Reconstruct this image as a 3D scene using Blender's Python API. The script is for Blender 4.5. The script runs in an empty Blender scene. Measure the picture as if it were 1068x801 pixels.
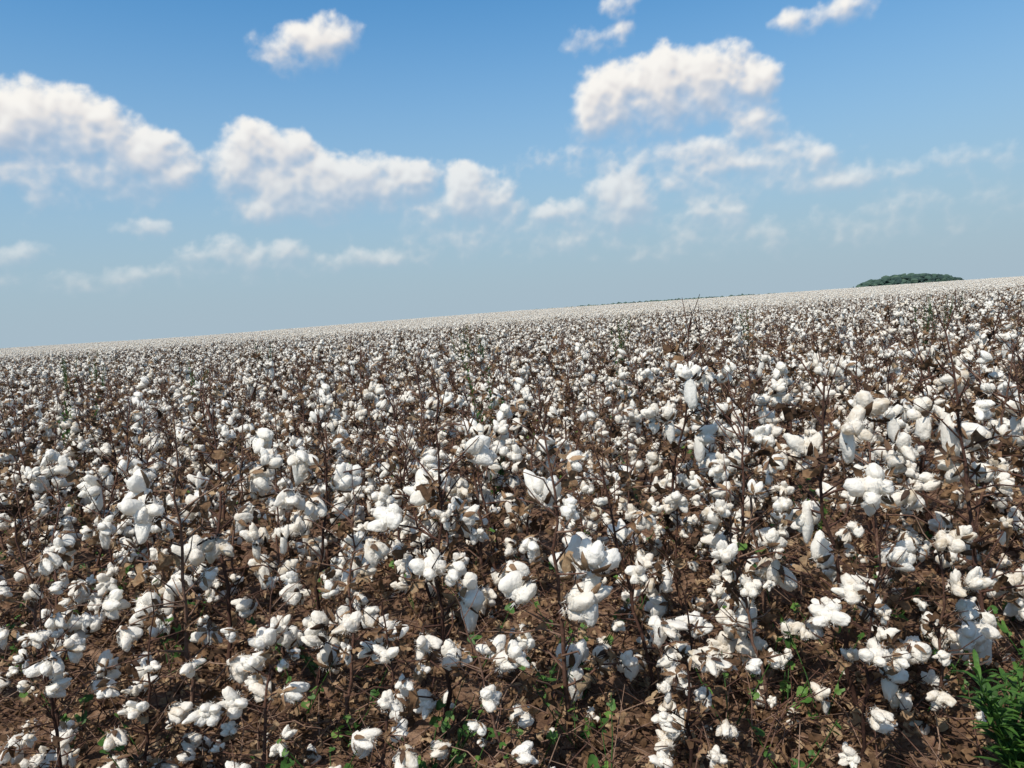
import bpy, bmesh, math, random
import numpy as np
from mathutils import Matrix, Vector, Euler
scene = bpy.context.scene
rng = np.random.default_rng(7)
random.seed(7)

CAM_H = 1.38
PITCH = 5.25
ROLL = -4.0
SUN_EL, SUN_AZ = 54.0, -142.0     # azimuth measured from +Y toward +X (sun behind-left)

# ------------------------------------------------------------------ node helpers
def new_mat(name):
    m = bpy.data.materials.new(name); m.use_nodes = True
    nt = m.node_tree; nt.nodes.clear()
    out = nt.nodes.new('ShaderNodeOutputMaterial')
    return m, nt, out
def N(nt, t, **kw):
    n = nt.nodes.new(t)
    for k, v in kw.items(): setattr(n, k, v)
    return n
def ramp(nt, stops):
    r = nt.nodes.new('ShaderNodeValToRGB'); e = r.color_ramp.elements
    while len(e) < len(stops): e.new(0.5)
    for i, (p, c) in enumerate(stops):
        e[i].position = p; e[i].color = (c[0], c[1], c[2], 1)
    return r
def leafy(name, stops, transl=0.25, rough=0.75, nscale=60, bump=0.3, bscale=90, spec=0.2, diffuse=False):
    m, nt, out = new_mat(name); L = nt.links.new
    at = N(nt, 'ShaderNodeAttribute', attribute_name='tint')
    tc = N(nt, 'ShaderNodeTexCoord')
    nz = N(nt, 'ShaderNodeTexNoise'); nz.inputs['Scale'].default_value = nscale; nz.inputs['Detail'].default_value = 2
    L(tc.outputs['Object'], nz.inputs['Vector'])
    oi = N(nt, 'ShaderNodeObjectInfo')
    a = N(nt, 'ShaderNodeMath', operation='MULTIPLY_ADD'); L(nz.outputs['Fac'], a.inputs[0]); a.inputs[1].default_value = 0.7; L(at.outputs['Fac'], a.inputs[2])
    b = N(nt, 'ShaderNodeMath', operation='MULTIPLY_ADD'); L(oi.outputs['Random'], b.inputs[0]); b.inputs[1].default_value = 0.2; L(a.outputs[0], b.inputs[2])
    c = N(nt, 'ShaderNodeMath', operation='SUBTRACT'); L(b.outputs[0], c.inputs[0]); c.inputs[1].default_value = 0.45
    r = ramp(nt, stops); L(c.outputs[0], r.inputs[0])
    if diffuse:
        p = N(nt, 'ShaderNodeBsdfDiffuse'); L(r.outputs[0], p.inputs['Color'])
    else:
        p = N(nt, 'ShaderNodeBsdfPrincipled'); p.inputs['Roughness'].default_value = rough
        p.inputs['Specular IOR Level'].default_value = spec
        L(r.outputs[0], p.inputs['Base Color'])
    if bump:
        nb = N(nt, 'ShaderNodeTexNoise'); nb.inputs['Scale'].default_value = bscale; nb.inputs['Detail'].default_value = 3
        L(tc.outputs['Object'], nb.inputs['Vector'])
        bp = N(nt, 'ShaderNodeBump'); bp.inputs['Strength'].default_value = bump; bp.inputs['Distance'].default_value = 0.01
        L(nb.outputs['Fac'], bp.inputs['Height']); L(bp.outputs[0], p.inputs['Normal'])
    if transl > 0:
        t = N(nt, 'ShaderNodeBsdfTranslucent'); L(r.outputs[0], t.inputs['Color'])
        mx = N(nt, 'ShaderNodeMixShader'); mx.inputs[0].default_value = transl
        L(p.outputs[0], mx.inputs[1]); L(t.outputs[0], mx.inputs[2]); L(mx.outputs[0], out.inputs[0])
    else:
        L(p.outputs[0], out.inputs[0])
    return m

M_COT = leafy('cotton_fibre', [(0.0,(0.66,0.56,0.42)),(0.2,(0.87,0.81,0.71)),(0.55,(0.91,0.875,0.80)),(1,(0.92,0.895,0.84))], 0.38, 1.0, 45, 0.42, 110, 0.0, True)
M_STEM = leafy('dry_stem', [(0.0,(0.030,0.014,0.010)),(0.5,(0.095,0.047,0.032)),(1,(0.25,0.165,0.115))], 0.0, 0.8, 90, 0.0, 300)
M_DRY = leafy('dry_leaf', [(0.0,(0.045,0.026,0.015)),(0.35,(0.125,0.070,0.036)),(0.7,(0.25,0.15,0.08)),(1,(0.42,0.30,0.18))], 0.3, 0.8, 70, 0.3, 120)
M_BURR = leafy('boll_burr', [(0.0,(0.04,0.022,0.014)),(0.5,(0.13,0.075,0.04)),(1,(0.32,0.21,0.12))], 0.0, 0.7, 80, 0.0, 200)
M_GREEN = leafy('green_leaf', [(0.0,(0.025,0.06,0.014)),(0.5,(0.06,0.145,0.025)),(1,(0.15,0.26,0.05))], 0.35, 0.55, 40, 0.2, 80, 0.35)
M_HILL = leafy('distant_foliage', [(0.0,(0.025,0.045,0.04)),(0.5,(0.045,0.08,0.06)),(1,(0.09,0.13,0.085))], 0.0, 1.0, 0.15, 0.0, 1)  # bluish distance haze is mixed into these green base colours
MATS = [M_COT, M_STEM, M_DRY, M_BURR, M_GREEN]

# soil
M_SOIL, nt, out = new_mat('soil'); L = nt.links.new
geo = N(nt, 'ShaderNodeNewGeometry')
n1 = N(nt, 'ShaderNodeTexNoise'); n1.inputs['Scale'].default_value = 3.5; n1.inputs['Detail'].default_value = 8; n1.inputs['Roughness'].default_value = 0.65
n2 = N(nt, 'ShaderNodeTexNoise'); n2.inputs['Scale'].default_value = 38; n2.inputs['Detail'].default_value = 5
vo = N(nt, 'ShaderNodeTexVoronoi'); vo.inputs['Scale'].default_value = 22
for n in (n1, n2, vo): L(geo.outputs['Position'], n.inputs['Vector'])
ad = N(nt, 'ShaderNodeMath', operation='MULTIPLY_ADD'); L(n2.outputs['Fac'], ad.inputs[0]); ad.inputs[1].default_value = 0.6; L(n1.outputs['Fac'], ad.inputs[2])
sb = N(nt, 'ShaderNodeMath', operation='SUBTRACT'); L(ad.outputs[0], sb.inputs[0]); sb.inputs[1].default_value = 0.3
r = ramp(nt, [(0.2,(0.045,0.025,0.016)),(0.5,(0.13,0.075,0.046)),(0.78,(0.27,0.175,0.115))]); L(sb.outputs[0], r.inputs[0])
p = N(nt, 'ShaderNodeBsdfPrincipled'); p.inputs['Roughness'].default_value = 0.95; p.inputs['Specular IOR Level'].default_value = 0.15
L(r.outputs[0], p.inputs['Base Color'])
hb = N(nt, 'ShaderNodeMath', operation='MULTIPLY_ADD'); L(vo.outputs['Distance'], hb.inputs[0]); hb.inputs[1].default_value = 0.5; L(ad.outputs[0], hb.inputs[2])
bp = N(nt, 'ShaderNodeBump'); bp.inputs['Strength'].default_value = 0.9; bp.inputs['Distance'].default_value = 0.04
L(hb.outputs[0], bp.inputs['Height']); L(bp.outputs[0], p.inputs['Normal']); L(p.outputs[0], out.inputs[0])

# ------------------------------------------------------------------ mesh builder
class MB:
    def __init__(s): s.V=[]; s.F=[]; s.M=[]; s.T=[]; s.n=0
    def add(s, v, f, mat, tint):
        v = np.asarray(v, float); f = np.asarray(f, np.int64)
        s.V.append(v); s.F.append(f + s.n); s.n += len(v)
        s.M.append(np.full(len(f), mat) if np.isscalar(mat) else mat)
        s.T.append(np.full(len(v), tint) if np.isscalar(tint) else tint)
    def arrays(s):
        return np.concatenate(s.V), np.concatenate(s.F), np.concatenate(s.M), np.concatenate(s.T)
    def mesh(s, name, mats, smooth=True):
        v, f, m, t = s.arrays()
        me = bpy.data.meshes.new(name)
        me.vertices.add(len(v)); me.vertices.foreach_set('co', v.astype(np.float32).ravel())
        me.loops.add(len(f)*3); me.loops.foreach_set('vertex_index', f.astype(np.int32).ravel())
        me.polygons.add(len(f)); me.polygons.foreach_set('loop_start', np.arange(0, len(f)*3, 3, dtype=np.int32))
        me.update(calc_edges=True)
        for k in mats: me.materials.append(k)
        me.polygons.foreach_set('material_index', m.astype(np.int32))
        me.polygons.foreach_set('use_smooth', np.full(len(f), smooth))
        a = me.attributes.new('tint', 'FLOAT', 'POINT'); a.data.foreach_set('value', t.astype(np.float32))
        me.update(); return me

def ico(sub):
    bm = bmesh.new(); bmesh.ops.create_icosphere(bm, subdivisions=sub, radius=1)
    v = np.array([x.co[:] for x in bm.verts]); f = np.array([[q.index for q in x.verts] for x in bm.faces]); bm.free()
    return v, f
ICO = {i: ico(i) for i in (1, 2, 3)}

def snoise(p, r, freq, octv=3):
    o = np.zeros(len(p)); amp = 1
    for k in range(octv):
        for j in range(2):
            A = r.normal(size=(3, 3)) * freq
            ph = r.uniform(0, 6.28, 3); q = p @ A + ph
            o += amp*0.5*np.sin(q[:,0] + 1.3*np.sin(q[:,1])) * np.cos(q[:,2])
        freq *= 2; amp *= 0.5
    return o

def rotm(axis, spin):
    a = np.asarray(axis, float); a = a/np.linalg.norm(a)
    h = np.array([0, 0, 1.0]) if abs(a[2]) < 0.9 else np.array([1.0, 0, 0])
    x = np.cross(h, a); x /= np.linalg.norm(x); y = np.cross(a, x)
    c, s = math.cos(spin), math.sin(spin)
    return np.stack([c*x+s*y, -s*x+c*y, a])

def tube(mb, pts, rad, mat, tint, sides=5):
    pts = np.asarray(pts, float); n = len(pts)
    t = np.gradient(pts, axis=0); t /= np.linalg.norm(t, axis=1)[:, None] + 1e-9
    ref = np.array([0.31, 0.95, 0.05]) if abs(t[0][1]) < 0.8 else np.array([0.95, 0.1, 0.3])
    a = np.cross(t, ref); a /= np.linalg.norm(a, axis=1)[:, None] + 1e-9
    b = np.cross(t, a)
    ang = np.arange(sides)*2*math.pi/sides
    v = pts[:, None, :] + np.asarray(rad)[:, None, None]*(np.cos(ang)[None, :, None]*a[:, None, :] + np.sin(ang)[None, :, None]*b[:, None, :])
    v = v.reshape(-1, 3); f = []
    for i in range(n-1):
        for j in range(sides):
            k = (j+1) % sides; p0 = i*sides
            f.append((p0+j, p0+k, p0+sides+k)); f.append((p0+j, p0+sides+k, p0+sides+j))
    mb.add(v, f, mat, tint)

def boll(r, sub, lod):
    """open cotton boll, unit radius, opening along +z"""
    mb = MB(); n = int(r.choice([3, 4, 4, 5, 5]))
    a0 = r.uniform(0, 6.28)
    iv, jf = ICO[sub]
    for i in range(n):
        a = a0 + i*2*math.pi/n + r.uniform(-.3, .3)
        out_ = r.uniform(.36, .66)
        sc = np.array([r.uniform(.33, .47), r.uniform(.33, .47), r.uniform(.50, .92)])
        v = iv.copy()
        d = 1 + 0.22*snoise(iv, r, 1.6, 1) + (0.17*snoise(iv, r, 3.0, 3) if lod < 2 else 0.12*snoise(iv, r, 3, 1))
        v = v*d[:, None]*sc
        ax = np.array([math.cos(a)*r.uniform(.3, 1.2), math.sin(a)*r.uniform(.3, 1.2), 1.0 + r.uniform(-.6, .4)])
        v = v @ rotm(ax, r.uniform(0, 6))
        v += np.array([math.cos(a)*out_, math.sin(a)*out_, 0.42 + r.uniform(-.18, .25)])
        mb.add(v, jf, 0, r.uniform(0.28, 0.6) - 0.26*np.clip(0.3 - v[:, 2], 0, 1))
    if lod < 2:
        v = iv*(1+0.25*snoise(iv, r, 3, 3))[:, None]*np.array([.46, .46, .40]) + np.array([0, 0, .55]); mb.add(v, jf, 0, 0.45)
    if lod == 0:   # loose fibres around the lint
        k = 150
        d = r.normal(size=(k, 3)); d /= np.linalg.norm(d, axis=1)[:, None]
        base = d*np.array([.74, .74, .62]) + np.array([0, 0, .42])
        t = d*0.5 + r.normal(size=(k, 3))*.6; t /= np.linalg.norm(t, axis=1)[:, None]
        s = np.cross(t, r.normal(size=(k, 3))); s /= np.linalg.norm(s, axis=1)[:, None]
        ln = r.uniform(.15, .45, k)[:, None]
        v = np.stack([base - s*.02, base + s*.02, base + t*ln], 1).reshape(-1, 3)
        mb.add(v, np.arange(k*3).reshape(-1, 3), 0, 0.6)
    if lod < 2:    # burr: pointed carpels
        for i in range(n):
            a = a0 + (i+0.5)*2*math.pi/n
            c, s = math.cos(a), math.sin(a); w = .21
            prof = [(0.05, -.14, .08), (.44, -.18, w), (.88, .02, w*.85), (1.25, .30, 0.015)]
            v = []; f = []
            for (q, z, ww) in prof:
                z += r.uniform(-.04, .04)
                v += [(c*q - s*ww, s*q + c*ww, z+.05), (c*q, s*q, z-.05), (c*q + s*ww, s*q - c*ww, z+.05)]
            for j in range(3):
                o = j*3
                f += [(o, o+1, o+4), (o, o+4, o+3), (o+1, o+2, o+5), (o+1, o+5, o+4)]
            mb.add(v, f, 3, r.uniform(.1, .85))
    return mb.arrays()

def leaf_tpl(r, lobes=3, crumple=.35):
    k = 13; ang = np.linspace(-2.5, 2.5, k)
    rad = 0.55 + 0.42*np.abs(np.cos(ang*lobes/1.7))**1.4
    rad = rad*r.uniform(.8, 1.15, k)
    o = np.stack([np.cos(ang)*rad, np.sin(ang)*rad, np.zeros(k)], 1)
    mid = o*0.5
    v = np.concatenate([[[0, 0, 0]], mid, o])
    v[:, 2] += crumple*snoise(v, r, 2.2, 2)
    v[:, 2] += -0.35*(v[:, 1]**2)*r.uniform(-1, 2)
    v[:, 0] += .4
    f = []
    for i in range(k-1):
        f += [(0, 1+i, 2+i), (1+i, 1+k+i, 2+k+i), (1+i, 2+k+i, 2+i)]
    return v, np.array(f)
LEAVES = [leaf_tpl(rng, 3, .6) for _ in range(10)]
GLEAVES = [leaf_tpl(rng, 2, .10) for _ in range(4)]
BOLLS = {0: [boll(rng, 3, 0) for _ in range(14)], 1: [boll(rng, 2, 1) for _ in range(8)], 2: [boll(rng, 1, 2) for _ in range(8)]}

def put(mb, arr, R, pos, s, tj=0.0):
    v, f, m, t = arr
    if np.isscalar(s): s = np.array([s, s, s])
    mb.add((v*s) @ R + pos, f, m, t + tj)

def plant(mb, r, lod, origin=(0, 0, 0), H=None, rich=1.0, big=1.0, leafp=None):
    o = np.array(origin, float)
    H = H or r.uniform(.72, 1.14)
    sides = {0: 6, 1: 4, 2: 3}[lod]
    if leafp is None: leafp = (.60, .52, .26)[lod]
    lean = r.normal(0, .09, 2); n = 12 if lod < 2 else 5
    z = np.linspace(0, 1, n)
    wob = np.cumsum(r.normal(0, .011, (n, 2)), 0)
    pts = np.stack([z*lean[0]*H + wob[:, 0], z*lean[1]*H + wob[:, 1], z*H], 1) + o
    st = r.uniform(.05, .65)
    rad_k = (1.1, .95, .8)[lod]
    tube(mb, pts, np.linspace(.0080, .0024, n)*rad_k, 1, st, sides)
    nodes = int(r.integers(14, 19)); az = r.uniform(0, 6.28)
    for i in range(nodes):
        t = .08 + (.84 if lod == 0 else .89)*(i + r.uniform(-.3, .3))/nodes; t = min(max(t, .05), .97)
        az += 2.4 + r.uniform(-.5, .5)
        p = np.array([np.interp(t, z, pts[:, k]) for k in range(3)])
        Lb = r.uniform(.10, .36)*(1.15 - .72*t)
        up = r.uniform(.2, 1.0)
        segs = int(max(2, round(Lb/.075))); q = [p]
        for j in range(segs):
            a2 = az + (.45 if j % 2 else -.45) + r.uniform(-.25, .25)
            u = up - .2*j
            d = np.array([math.cos(a2), math.sin(a2), u]); d /= np.linalg.norm(d)
            q.append(q[-1] + d*Lb/segs)
        if lod < 2 or i % 2: tube(mb, q, np.linspace(.0038, .0018, len(q))*rad_k, 1, st + r.uniform(-.1, .25), 4 if lod == 0 else 3)
        dens_t = (1.0 if (t < .8 or lod) else .7)*rich
        for j in range(1, len(q)):
            last = j == len(q)-1
            if r.random() < (.56 if last else .21)*dens_t:
                ax = q[j]-q[j-1]; ax = ax/np.linalg.norm(ax)
                ax = ax*.8 + np.array([0, 0, .35 if r.random() < .6 else -.7]) + r.normal(0, .5, 3)
                s = (r.uniform(.033, .055) if r.random() < .75 else r.uniform(.016, .03))*big
                R = rotm(ax, r.uniform(0, 6.28))
                c = q[j] + R[2]*s*.25
                if c[2]-o[2] < .05: continue
                tpl = BOLLS[lod][int(r.integers(len(BOLLS[lod])))]
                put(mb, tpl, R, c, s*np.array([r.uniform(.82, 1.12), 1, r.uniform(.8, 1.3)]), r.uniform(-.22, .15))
                if lod < 2 and r.random() < .22:
                    v, f = ICO[2 if lod else 3]
                    vv = v*(1+.28*snoise(v, r, 2.0, 3))[:, None]*np.array([s*.46, s*.42, s*r.uniform(.8, 1.5)])
                    mb.add(vv + c + np.array([r.uniform(-.3, .3)*s, r.uniform(-.3, .3)*s, -s*.9]), f, 0, .45)
            elif r.random() < .35 and lod < 2:
                v, f, m, tt = BOLLS[1][int(r.integers(8))]
                k = m == 3; put(mb, (v, f[k], m[k], tt), rotm(q[j]-q[j-1]+r.normal(0, .01, 3), 0), q[j], r.uniform(.02, .034))
            if r.random() < leafp:
                lv, lf = LEAVES[int(r.integers(10))]
                s = r.uniform(.018, .055); R = rotm(r.normal(0, 1, 3)+np.array([0, 0, .2]), r.uniform(0, 6.28))
                mb.add(lv*s*np.array([1, r.uniform(.4, .95), 1]) @ R + q[j] + np.array([0, 0, -s*.3]), lf, 2, r.uniform(.05, .95))
    if lod < 2:
        for k in range(12 if lod == 0 else 6):     # bare side twigs
            t = r.uniform(.2, .98); p = np.array([np.interp(t, z, pts[:, c]) for c in range(3)])
            a = r.uniform(0, 6.28); ln = r.uniform(.08, .28)
            d = np.array([math.cos(a), math.sin(a), r.uniform(.2, 1.6)]); d /= np.linalg.norm(d)
            q = [p, p + d*ln*.5 + r.normal(0, .012, 3), p + d*ln + r.normal(0, .012, 3)]
            tube(mb, q, np.array([.003, .0024, .0013])*rad_k, 1, st+r.uniform(-.1, .3), 3)
    if lod == 0 and r.random() < .35:              # a few leaves still green, low on the stem
        for k in range(int(r.integers(2, 6))):
            lv, lf = GLEAVES[int(r.integers(4))]; t = r.uniform(.08, .5); a = r.uniform(0, 6.28)
            p = np.array([np.interp(t, z, pts[:, c]) for c in range(3)]) + np.array([math.cos(a), math.sin(a), .2])*r.uniform(.02, .1)
            R = rotm(np.array([r.normal(0, .5), r.normal(0, .5), 1]), r.uniform(0, 6.28))
            mb.add(lv*r.uniform(.012, .028) @ R + p, lf, 4, r.uniform(.2, .9))
    for k in range(int(r.integers(1, 4)) if lod == 0 else 1):
        p = pts[-1]; d = np.array([r.normal(0, .28), r.normal(0, .28), 1]); ln = r.uniform(.05, (.18, .11, .06)[lod])
        q = [p, p + d*ln*.5 + r.normal(0, .008, 3), p + d*ln]
        tube(mb, q, np.array([.0024, .0019, .0012])*rad_k, 1, st, 3)

# ------------------------------------------------------------------ terrain
def height(x, y):
    x = np.asarray(x, float); y = np.asarray(y, float)
    t = np.clip((y-25)/(215-25), 0, 1); h = 1.25*t*t*(3-2*t)
    h = h + t*(.35*np.sin(x/47+.6) + .18*np.sin(x/21+2))
    d = np.clip((y-235)/180, 0, 1); h = h - 6*d*d*(3-2*d)
    return h
def clod(x, y):
    o = np.zeros_like(x)
    rr = np.random.default_rng(3)
    for fr, am in ((1.3, .022), (3.5, .016), (8, .012), (17, .009), (31, .006)):
        for k in range(4):
            a = rr.uniform(0, 6.28); b = rr.uniform(0, 6.28)
            u = (x*math.cos(a)+y*math.sin(a))*fr; w = (x*math.cos(b)+y*math.sin(b))*fr
            o += am*.6*np.sin(u+rr.uniform(0, 6)+1.5*np.sin(w*.7+rr.uniform(0, 6)))*np.cos(w+rr.uniform(0, 6))
    return o
def gz(x, y): return height(x, y) + clod(np.asarray(x, float), np.asarray(y, float))
n = 520
s = np.linspace(-1, 1, n); k = 9.0
gx = 2500*np.sinh(k*s)/math.sinh(k)
s2 = np.linspace(-.78, 1, 640)
gy = 3.0 + 4000*np.sinh(k*s2)/math.sinh(k)
X, Y = np.meshgrid(gx, gy)
fade = np.clip(1-(np.hypot(X, Y)-25)/30, 0, 1)
Z = height(X, Y) + clod(X, Y)*fade
def grid_faces(R_, C_):
    i = np.arange((R_-1)*(C_-1)); rr_, cc_ = i//(C_-1), i % (C_-1); a = rr_*C_+cc_
    return np.concatenate([np.stack([a, a+1, a+C_+1], 1), np.stack([a, a+C_+1, a+C_], 1)])
mb = MB(); mb.add(np.stack([X.ravel(), Y.ravel(), Z.ravel()], 1), grid_faces(*X.shape), 0, .5)
def link(name, me, loc=(0, 0, 0), parent=None):
    o = bpy.data.objects.new(name, me); scene.collection.objects.link(o); o.location = loc
    if parent: o.parent = parent
    return o
link('ground', mb.mesh('ground', [M_SOIL]))

# ------------------------------------------------------------------ variants
def variants(name, lod, cnt, maker):
    col = bpy.data.collections.new(name)
    for i in range(cnt):
        m = MB(); maker(m, np.random.default_rng(100*lod+i+11))
        me = m.mesh(name, MATS); col.objects.link(bpy.data.objects.new(name, me))
    return col
C0 = variants('cotton_plant_near', 0, 10, lambda m, r: plant(m, r, 0, big=1.02))
C0B = variants('cotton_plant_front', 0, 9, lambda m, r: plant(m, np.random.default_rng(int(r.integers(1e6))), 0, H=r.uniform(.92, 1.12), big=1.1, rich=.95, leafp=.5))
def patch1(m, r):
    for k in range(12): plant(m, r, 1, (r.uniform(-.75, .75), r.uniform(-.75, .75), 0), rich=1.2)
C1 = variants('cotton_plant_mid', 1, 5, patch1)
def patch(m, r):
    for k in range(17): plant(m, r, 2, (r.uniform(-1, 1), r.uniform(-1, 1), 0), r.uniform(.76, 1.08), rich=1.6, big=1.15)
C2 = variants('cotton_plant_far', 2, 7, patch)

def scatter(name, col, cnt, P, rot, scl, parent=None):
    me = bpy.data.meshes.new(name); me.from_pydata([tuple(p) for p in P], [], [])
    a = me.attributes.new('rot', 'FLOAT_VECTOR', 'POINT'); a.data.foreach_set('vector', np.asarray(rot, np.float32).ravel())
    a = me.attributes.new('scl', 'FLOAT', 'POINT'); a.data.foreach_set('value', np.asarray(scl, np.float32))
    a = me.attributes.new('idx', 'INT', 'POINT'); a.data.foreach_set('value', rng.integers(0, cnt, len(P)).astype(np.int32))
    o = link(name, me, parent=parent)
    ng = bpy.data.node_groups.new(name, 'GeometryNodeTree')
    ng.interface.new_socket('Geometry', in_out='INPUT', socket_type='NodeSocketGeometry')
    ng.interface.new_socket('Geometry', in_out='OUTPUT', socket_type='NodeSocketGeometry')
    gi = ng.nodes.new('NodeGroupInput'); go = ng.nodes.new('NodeGroupOutput')
    ci = ng.nodes.new('GeometryNodeCollectionInfo'); ci.inputs['Collection'].default_value = col
    ci.inputs['Separate Children'].default_value = True; ci.inputs['Reset Children'].default_value = True
    ip = ng.nodes.new('GeometryNodeInstanceOnPoints'); ip.inputs['Pick Instance'].default_value = True
    def na(nm, dt):
        q = ng.nodes.new('GeometryNodeInputNamedAttribute'); q.data_type = dt; q.inputs['Name'].default_value = nm; return q
    r_ = na('rot', 'FLOAT_VECTOR'); s_ = na('scl', 'FLOAT'); i_ = na('idx', 'INT')
    er = ng.nodes.new('FunctionNodeEulerToRotation')
    K = ng.links.new
    K(gi.outputs[0], ip.inputs['Points']); K(ci.outputs[0], ip.inputs['Instance']); K(i_.outputs['Attribute'], ip.inputs['Instance Index'])
    K(r_.outputs['Attribute'], er.inputs[0]); K(er.outputs[0], ip.inputs['Rotation']); K(s_.outputs['Attribute'], ip.inputs['Scale'])
    K(ip.outputs[0], go.inputs[0])
    md = o.modifiers.new('scatter', 'NODES'); md.node_group = ng
    return o

def jgrid(step, x0, x1, y0, y1, jit=.5):
    xs = np.arange(x0, x1, step); ys = np.arange(y0, y1, step)
    A, B = np.meshgrid(xs, ys); A = A.ravel()+rng.uniform(-jit, jit, A.size)*step; B = B.ravel()+rng.uniform(-jit, jit, B.size)*step
    return A, B
field = bpy.data.objects.new('cotton_field', None); scene.collection.objects.link(field)
def rz(nn, tilt=.09): return np.stack([rng.normal(0, tilt, nn), rng.normal(0, tilt, nn), rng.uniform(0, 6.28, nn)], 1)

HERO = [  # x, y, scale
 (-1.25, 2.5, 1.04), (-.82, 2.65, .98), (-.30, 2.32, .98), (.13, 2.32, 1.05), (.45, 2.5, .88), (1.08, 2.3, 1.04),
 (.74, 2.3, .8), (1.52, 2.35, 1.12), (-1.62, 2.4, .85), (-.05, 1.95, .50), (.42, 1.98, .55), (.88, 1.97, .66), (-.85, 2.1, .60),
 (-1.2, 2.08, .52), (-.48, 1.98, .50), (1.22, 2.1, .74), (-1.45, 2.15, .6), (-.62, 2.35, .8), (1.35, 2.6, .95)]
A, B = jgrid(.42, -13, 13, 2.25, 12., .62)
keep = (np.abs(A) < (B*.95+1.4)) & (B > 2.15)
keep &= rng.random(len(A)) < np.clip((B-1.0)/2.2, .6, .97)
for hx, hy, _ in HERO: keep &= np.hypot(A-hx, B-hy) > .26
A2, B2 = jgrid(.6, -5, 5, -4, -1.4)
A3, B3 = jgrid(.6, 2.6, 5.0, -1.4, 2.2); A4, B4 = jgrid(.6, -5.0, -2.6, -1.4, 2.2)
A = np.concatenate([A[keep], A2, A3, A4]); B = np.concatenate([B[keep], B2, B3, B4])
scatter('near_rows', C0, 10, np.stack([A, B, height(A, B)-.01], 1), rz(len(A)), rng.uniform(.74, 1.14, len(A)), field)
A, B = jgrid(1.42, -40, 40, 12.6, 37, .2); keep = np.abs(A) < B*.95+2; A, B = A[keep], B[keep]
scatter('mid_rows', C1, 5, np.stack([A, B, height(A, B)-.01], 1), rz(len(A), .015), rng.uniform(.88, 1.1, len(A)), field)
A, B = jgrid(1.9, -240, 240, 38.5, 262, .25); keep = np.abs(A) < B*.9+2; A, B = A[keep], B[keep]
scatter('far_rows', C2, 7, np.stack([A, B, height(A, B)-.01], 1), rz(len(A), .01), rng.uniform(.88, 1.12, len(A)), field)
for i, (hx, hy, sc) in enumerate(HERO):
    o = link('cotton_plant', C0B.objects[(i*4) % 9].data, (hx, hy, -.01)); o.rotation_euler = (rng.normal(0, .07), rng.normal(0, .07), rng.uniform(0, 6.28)); o.scale = (max(sc, .74), max(sc, .74), max(sc, .55))

# ------------------------------------------------------------------ soil clods, litter
cc = bpy.data.collections.new('clods')
for i in range(6):
    m = MB(); r = np.random.default_rng(50+i); v, f = ICO[2]
    d = 1+.25*snoise(v, r, 1.4, 2)+.12*snoise(v, r, 5, 2)
    m.add(v*d[:, None]*np.array([1, r.uniform(.7, 1), r.uniform(.5, .75)]), f, 0, .5)
    cc.objects.link(bpy.data.objects.new('clod', m.mesh('clod', [M_SOIL], False)))
q = 10000; A = rng.uniform(-7, 7, q); B = rng.uniform(0, 9, q)
scatter('soil_clods', cc, 6, np.stack([A, B, gz(A, B)+.002], 1), rng.uniform(0, 6.28, (q, 3)), .006+.034*rng.random(q)**3)
m = MB(); r = rng
for k in range(14000):
    y = r.uniform(1.0, 10) if k % 5 < 2 else r.uniform(1.2, 4.2); x = r.uniform(-1, 1)*(y*.9+.8)
    lv, lf = LEAVES[int(r.integers(10))]; s = r.uniform(.010, .040)
    R = rotm(np.array([r.normal(0, .7), r.normal(0, .7), 1]), r.uniform(0, 6.28))
    m.add(lv*s*np.array([1, r.uniform(.35, 1), 1]) @ R + np.array([x, y, float(gz(x, y))+.012+r.uniform(0, .04)]), lf, 2, r.uniform(.05, 1.05))
for k in range(5000):
    y = r.uniform(1.0, 8) if k % 2 else r.uniform(1.2, 3.8); x = r.uniform(-1, 1)*(y*.9+.8); a = r.uniform(0, 6.28); ln = r.uniform(.05, .30)
    z0 = float(gz(x, y))+.012; d = np.array([math.cos(a), math.sin(a), r.uniform(-.05, .9)])
    q0 = np.array([x, y, z0]); tube(m, [q0, q0+d*ln*.5+r.normal(0, .01, 3), q0+d*ln], [.003, .0023, .0013], 1, r.uniform(.1, 1), 3)
link('leaf_litter', m.mesh('leaf_litter', MATS))
m = MB()
for k in range(300):
    y = r.uniform(1.5, 7); x = r.uniform(-1, 1)*(y*.9+.8)
    put(m, BOLLS[0 if y < 3.5 else 1][int(r.integers(8))], rotm(r.normal(0, 1, 3), 0), np.array([x, y, float(gz(x, y))+.02]), r.uniform(.012, .036))
link('fallen_cotton', m.mesh('fallen_cotton', MATS))

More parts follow.
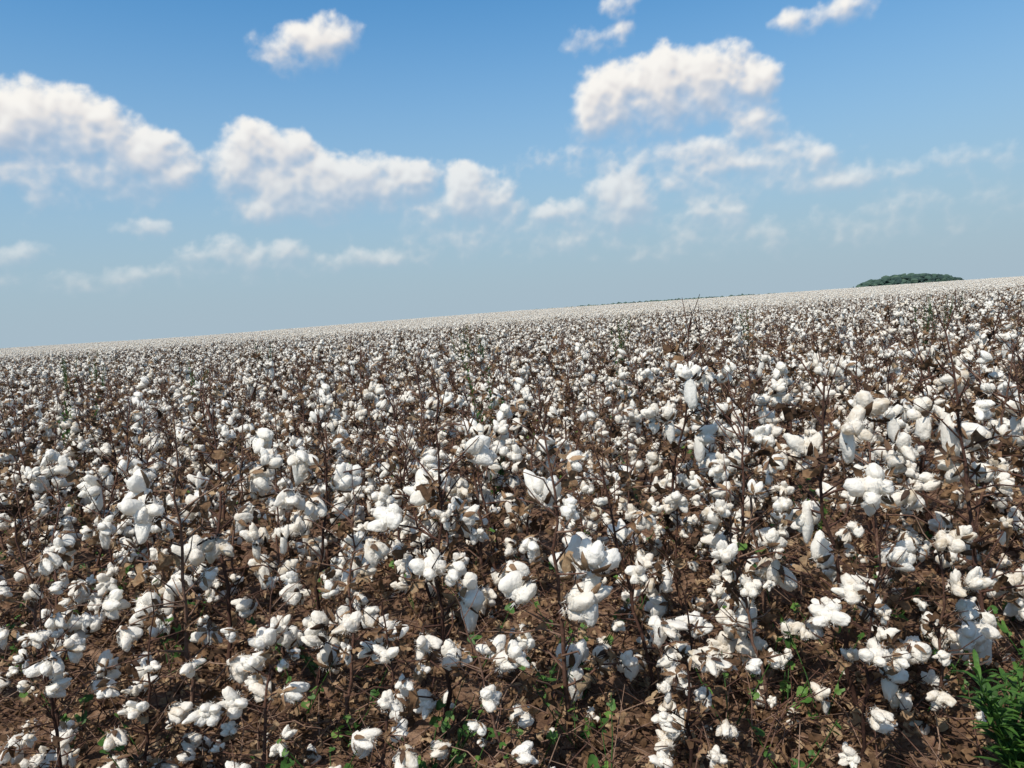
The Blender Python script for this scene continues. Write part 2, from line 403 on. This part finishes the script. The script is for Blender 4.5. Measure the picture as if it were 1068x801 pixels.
# ------------------------------------------------------------------ green weeds
m = MB()
spots = [(.12, 2.2), (.0, 2.1), (-.28, 2.15), (-.55, 2.2), (-1.25, 2.25), (.6, 2.2), (.25, 2.8), (-.2, 2.8), (1.0, 2.9), (-.9, 2.9), (.5, 3.2), (-1.5, 3.0), (1.5, 3.1), (-.25, 1.95), (-1.05, 1.98), (.08, 2.4), (-.6, 2.0), (.2, 2.0), (.7, 1.95)]
for k in range(120):
    y = r.uniform(2.0, 8); spots.append((r.uniform(-1, 1)*y*.8, y))
for (x, y) in spots:
    z = float(gz(x, y))
    for st in range(int(r.integers(2, 5))):
        a = r.uniform(0, 6.28); hgt = r.uniform(.06, .30)
        top = np.array([x+math.cos(a)*hgt*.6, y+math.sin(a)*hgt*.6, z+hgt]); base = np.array([x, y, z])
        tube(m, [base, (base+top)/2+r.normal(0, .006, 3), top], [.0022, .002, .0012], 4, .3, 4)
        for j in range(int(r.integers(2, 5))):
            lv, lf = GLEAVES[int(r.integers(4))]; s = r.uniform(.010, .028)
            R = rotm(np.array([r.normal(0, .6), r.normal(-.3, .6), 1]), r.uniform(0, 6.28))
            p0 = base + (top-base)*r.uniform(.45, 1)
            m.add(lv*s @ R + p0, lf, 4, r.uniform(.2, .9))
link('ground_weeds', m.mesh('ground_weeds', MATS))

def lance(m, r, p, d, ln, w, tint):
    d = d/np.linalg.norm(d); s_ = np.cross(d, [0, 0, 1.0]); s_ /= np.linalg.norm(s_)+1e-9; u = np.cross(s_, d)
    v = []; K = 6
    for j in range(K):
        t = j/(K-1); ww = w*math.sin(math.pi*min(1, .12+t*.88))**.8
        c = p + d*ln*t - np.array([0, 0, 1])*ln*.35*t*t
        v += [c - s_*ww + u*ww*.4, c, c + s_*ww + u*ww*.4]
    f = []
    for j in range(K-1):
        o = j*3; f += [(o, o+1, o+4), (o, o+4, o+3), (o+1, o+2, o+5), (o+1, o+5, o+4)]
    m.add(v, f, 4, tint)
def leafy_weed(m, r, base, H, stems, ll, lw, per, spread=.35):
    for s_ in range(stems):
        a = r.uniform(0, 6.28); hh = H*r.uniform(.65, 1)
        top = base + np.array([math.cos(a)*spread*hh*r.random(), math.sin(a)*spread*hh*r.random(), hh])
        q = [base + (top-base)*t + r.normal(0, .004, 3) for t in np.linspace(0, 1, 6)]
        tube(m, q, np.linspace(.004, .0015, 6), 4, .2, 4)
        for j in range(per):
            t = .12+.88*j/per; p0 = base+(top-base)*t; b = j*2.4+r.uniform(-.3, .3)
            lance(m, r, p0, np.array([math.cos(b), math.sin(b), r.uniform(.5, 1.6)]), ll*r.uniform(.7, 1.1)*(1.1-.5*t), lw, r.uniform(0, .6))
m = MB(); leafy_weed(m, rng, np.array([0, 0, 0.]), .49, 14, .13, .007, 26, .46)
link('green_weed_plant', m.mesh('green_weed_plant', MATS), (1.26, 1.78, 0))
m = MB()
for (x, y, hh) in [(-3.9, 9, 1.25), (-6.8, 12, 1.32), (-.6, 11, 1.3), (-.45, 11.2, 1.3), (3.9, 12, 1.3), (-.15, 5.0, 1.1), (1.2, 8, 1.2), (7, 12, 1.3), (-9, 16, 1.32), (-4.3, 13, 1.3), (5, 9, 1.2), (-3.6, 6, 1.12), (-7.5, 12.5, 1.32), (2.2, 14, 1.3), (9, 15, 1.35)]:
    leafy_weed(m, rng, np.array([x, y, 0.]), hh, 7, .09, .009, 40, .26)
link('tall_weeds', m.mesh('tall_weeds', MATS))

# ------------------------------------------------------------------ distant wooded hill
m = MB(); cx, cy = 336., 622.; bz = -5.
v, f = ICO[3]; m.add(v*np.array([46, 28, 15.])+np.array([cx, cy, bz]), f, 0, .3)
for k in range(420):
    a = rng.uniform(0, 6.28); q = math.sqrt(rng.random()); x = math.cos(a)*q; y = math.sin(a)*q
    z = bz + 15*math.sqrt(max(0, 1-q*q)); s = rng.uniform(1.0, 2.8)
    v, f = ICO[2]; v = v*(1+.35*snoise(v, rng, 2.4, 2))[:, None]*s*np.array([1.2, 1.2, .9])
    m.add(v+np.array([cx+x*50, cy+y*27, z+s*.5]), f, 0, rng.uniform(0, .8))
link('wooded_hill', m.mesh('wooded_hill', [M_HILL], False))
m = MB()
for k in range(420):
    x = -20+ 330*k/420+rng.uniform(-2, 2); y = 520+rng.uniform(-6, 6); s = rng.uniform(.9, 1.7)
    v, f = ICO[1]; v = v*(1+.3*snoise(v, rng, 2.4, 2))[:, None]*s*np.array([1.6, 1.2, 1.0])
    m.add(v+np.array([x, y, 3.0 + .9*math.sin(x/60)]), f, 0, rng.uniform(0, .8))
    m.add(v*np.array([1, 1, 3.5])+np.array([x, y, -1.5]), f, 0, .2)
link('distant_treeline', m.mesh('distant_treeline', [M_HILL], False))

# ------------------------------------------------------------------ camera
cam = bpy.data.objects.new('camera', bpy.data.cameras.new('camera')); scene.collection.objects.link(cam)
cam.data.sensor_width = 36; cam.data.lens = 26; cam.data.clip_end = 12000; cam.data.clip_start = .05
RM = Matrix.Rotation(math.radians(90-PITCH), 3, 'X') @ Matrix.Rotation(math.radians(ROLL), 3, 'Z')
cam.matrix_world = Matrix.Translation((0, 0, CAM_H)) @ RM.to_4x4()
scene.camera = cam

# ------------------------------------------------------------------ sun
sd = bpy.data.lights.new('sun', 'SUN'); sd.energy = 5.0; sd.angle = math.radians(.6); sd.color = (1, .95, .87)
so = bpy.data.objects.new('sun', sd); scene.collection.objects.link(so)
az, el = math.radians(SUN_AZ), math.radians(SUN_EL)
sv = Vector((math.sin(az)*math.cos(el), math.cos(az)*math.cos(el), math.sin(el)))
so.rotation_euler = sv.to_track_quat('Z', 'Y').to_euler(); so.location = sv*50

# ------------------------------------------------------------------ clouds: distant sheet of cumulus on the sky dome, by bearing / elevation
def bearing(px, py):
    d = RM @ Vector(((px-534)/771, (400.5-py)/771, -1)); d.normalize()
    return math.degrees(math.atan2(d.x, d.y)), math.degrees(math.asin(d.z))
CL = [(10,126,50,30,1),(60,122,48,28,1),(105,138,42,28,1),(148,162,42,24,1),(186,182,24,14,.85),(60,172,100,28,.45),
 (262,150,30,20,1),(252,175,34,25,.9),(300,162,32,21,1),(318,190,58,27,.95),(366,187,46,25,1),(420,190,34,20,.92),(280,216,40,12,.75),
 (492,202,36,25,1),(455,220,42,15,.6),(520,220,26,12,.45),
 (320,46,42,15,.78),(350,34,24,13,.85),(290,60,20,10,.65),
 (636,100,32,27,1),(690,90,40,30,1),(742,82,46,27,1),(785,86,26,22,1),(622,124,22,12,.75),
 (785,126,28,12,.78),(740,154,20,11,.75),(700,168,66,15,.45),(780,174,74,22,.45),(855,165,22,14,.8),(880,186,50,8,.42),
 (650,208,34,23,.95),(590,219,30,10,.8),(628,197,22,12,.75),(705,189,16,7,.65),(748,222,26,16,.6),
 (622,38,26,9,.55),(645,5,14,6,.42),(870,12,34,10,.55),(826,22,15,9,.5),(147,236,26,9,.58),
 (240,264,50,14,.62),(295,262,22,12,.66),(395,268,60,9,.5),(10,264,34,8,.48),(990,170,60,10,.18),(980,215,90,16,.22),(600,165,44,8,.2),(560,245,120,12,.26),(780,245,120,12,.22),(120,290,120,8,.25)]
stp = .085
ga = np.arange(-44, 44, stp); ge = np.arange(.6, 34, stp)
U, E = np.meshgrid(ga, ge)
nr = np.random.default_rng(33)
def vnoise(x, y):
    T = nr.random((257, 257)); xi = np.floor(x).astype(int); yi = np.floor(y).astype(int); fx = x-xi; fy = y-yi
    fx = fx*fx*(3-2*fx); fy = fy*fy*(3-2*fy); a = xi % 256; b = yi % 256
    return (T[b, a]*(1-fx)+T[b, a+1]*fx)*(1-fy)+(T[b+1, a]*(1-fx)+T[b+1, a+1]*fx)*fy
def fbm(x, y, f0, octv, bil=False, g=.55):
    o = 0; am = 1; tot = 0; c, s_ = math.cos(.7), math.sin(.7)
    for k in range(octv):
        nn = vnoise(x*f0+31.7*k, y*f0+11.3*k)
        if bil: nn = 1-np.abs(2*nn-1)
        o = o+am*nn; tot += am; am *= g; f0 *= 2.03; x, y = c*x-s_*y, s_*x+c*y
    return o/tot
wx = (fbm(U, E, .45, 4)-.5)*1.6; wy = (fbm(U+9, E+4, .45, 4)-.5)*1.1
Uw, Ew = U+wx, E+wy
D = np.full(U.shape, -.8); HV = np.zeros(U.shape)
for (px, py, rx, ry, w) in CL:
    b, e = bearing(px, py); dg = .0743*math.cos(math.radians(b))**1.5
    du = (Uw-b)/(rx*dg*1.24); dv = (Ew-e)/(ry*dg*1.27)
    dv2 = np.where(dv < 0, dv*.72, dv)
    d = w*(1-du*du-dv2*dv2)
    bigger = d > D
    HV = np.where(bigger, np.clip(dv, -1.2, 1.2)*min(1, w), HV)
    D = np.where(np.abs(D-d) < .25, np.maximum(D, d)+.06*(1-np.abs(D-d)/.25), np.maximum(D, d))
D = np.maximum(D, -.8)
for _ in range(6):
    for ax_ in (0, 1): HV = (np.roll(HV, 2, ax_)+HV+np.roll(HV, -2, ax_))/3
n1_ = fbm(U+50, E*1.15+20, .7, 7, False, .54); n2_ = fbm(U+3, E*1.1+70, .9, 6, True, .52)
D2 = D + 1.15*(n1_-.5) + .45*(n2_-.55)
soft = np.clip(.75-.5*HV, .35, 1.5)
A_ = np.clip((D2+.14)/(.40+.90*soft), 0, 1); A_ = A_*A_*(3-2*A_)
def sh(a, dx, dy): return np.roll(np.roll(a, int(round(dx/stp)), 1), -int(round(dy/stp)), 0)
lit = .48 + .34*HV + .8*(D2-sh(D2, .18, .3)) + .42*(D2-sh(D2, .5, .8)) + .25*(n2_-.5)
lit = np.clip(lit, 0, 1)
for _ in range(2):
    for ax_ in (0, 1): lit = (np.roll(lit, 1, ax_)+lit+np.roll(lit, -1, ax_))/3
haze = np.clip((E-1.5)/14, 0, 1)
Amax = .16+.81*haze**.75
alpha = A_*Amax
edge = np.clip((44-np.abs(U))/3, 0, 1)*np.clip((34-E)/1.0, 0, 1)*np.clip((E-.6)/1.5, 0, 1)
alpha = alpha*edge
RD = 7000.
a_, e_ = np.radians(U), np.radians(E)
V = np.stack([RD*np.sin(a_)*np.cos(e_), RD*np.cos(a_)*np.cos(e_), RD*np.sin(e_)+CAM_H], -1).reshape(-1, 3)
F = grid_faces(*U.shape)
fa = alpha.ravel()[F].max(1); F = F[fa > .004]
used = np.unique(F); remap = np.full(len(V), -1); remap[used] = np.arange(len(used))
m = MB(); m.add(V[used], remap[F], 0, lit.ravel()[used])
M_CL, nt, out = new_mat('cloud'); L = nt.links.new
me = m.mesh('clouds', [M_CL])
at = me.attributes.new('alpha', 'FLOAT', 'POINT'); at.data.foreach_set('value', alpha.ravel()[used].astype(np.float32))
a1 = N(nt, 'ShaderNodeAttribute', attribute_name='alpha'); a2 = N(nt, 'ShaderNodeAttribute', attribute_name='tint')
cr = ramp(nt, [(0,(.45,.52,.63)),(.35,(.62,.65,.71)),(.65,(.82,.79,.77)),(1,(.97,.94,.89))]); L(a2.outputs['Fac'], cr.inputs[0])  # sunlit tops and grey shaded bases painted into the cloud emission
em = N(nt, 'ShaderNodeEmission'); L(cr.outputs[0], em.inputs[0]); em.inputs[1].default_value = 1.0
tr = N(nt, 'ShaderNodeBsdfTransparent'); mx = N(nt, 'ShaderNodeMixShader'); L(a1.outputs['Fac'], mx.inputs[0]); L(tr.outputs[0], mx.inputs[1]); L(em.outputs[0], mx.inputs[2]); L(mx.outputs[0], out.inputs[0])
try: M_CL.cycles.emission_sampling = 'NONE'
except Exception: pass
link('clouds', me)

w = bpy.data.worlds.new('World'); scene.world = w; w.use_nodes = True; nt = w.node_tree; nt.nodes.clear(); L = nt.links.new
out = N(nt, 'ShaderNodeOutputWorld'); bg = N(nt, 'ShaderNodeBackground'); bg.inputs['Strength'].default_value = .14; L(bg.outputs[0], out.inputs[0])
sky = N(nt, 'ShaderNodeTexSky', sky_type='NISHITA'); sky.sun_disc = False; sky.sun_elevation = math.radians(SUN_EL); sky.sun_rotation = math.radians(SUN_AZ)
sky.air_density = 1.0; sky.dust_density = 1.0; sky.ozone_density = 1.5
tc = N(nt, 'ShaderNodeTexCoord'); sx = N(nt, 'ShaderNodeSeparateXYZ'); L(tc.outputs['Generated'], sx.inputs[0])
def mrange(lo, hi, a, b):
    q = N(nt, 'ShaderNodeMapRange', interpolation_type='SMOOTHSTEP'); L(sx.outputs[2], q.inputs[0])
    for i, z in enumerate((lo, hi, a, b)): q.inputs[i+1].default_value = z
    return q.outputs[0]
tint = N(nt, 'ShaderNodeMix', data_type='RGBA', blend_type='MULTIPLY'); L(mrange(.5, .75, 1, 0), tint.inputs[0]); L(sky.outputs[0], tint.inputs[6]); tint.inputs[7].default_value = (.42, .94, 1.18, 1)
hm = N(nt, 'ShaderNodeMix', data_type='RGBA'); L(mrange(-.02, .46, 1.0, 0), hm.inputs[0]); L(tint.outputs[2], hm.inputs[6]); hm.inputs[7].default_value = (2.75, 3.55, 4.15, 1)
L(hm.outputs[2], bg.inputs['Color'])

scene.view_settings.view_transform = 'Standard'; scene.view_settings.look = 'None'; scene.view_settings.exposure = 0
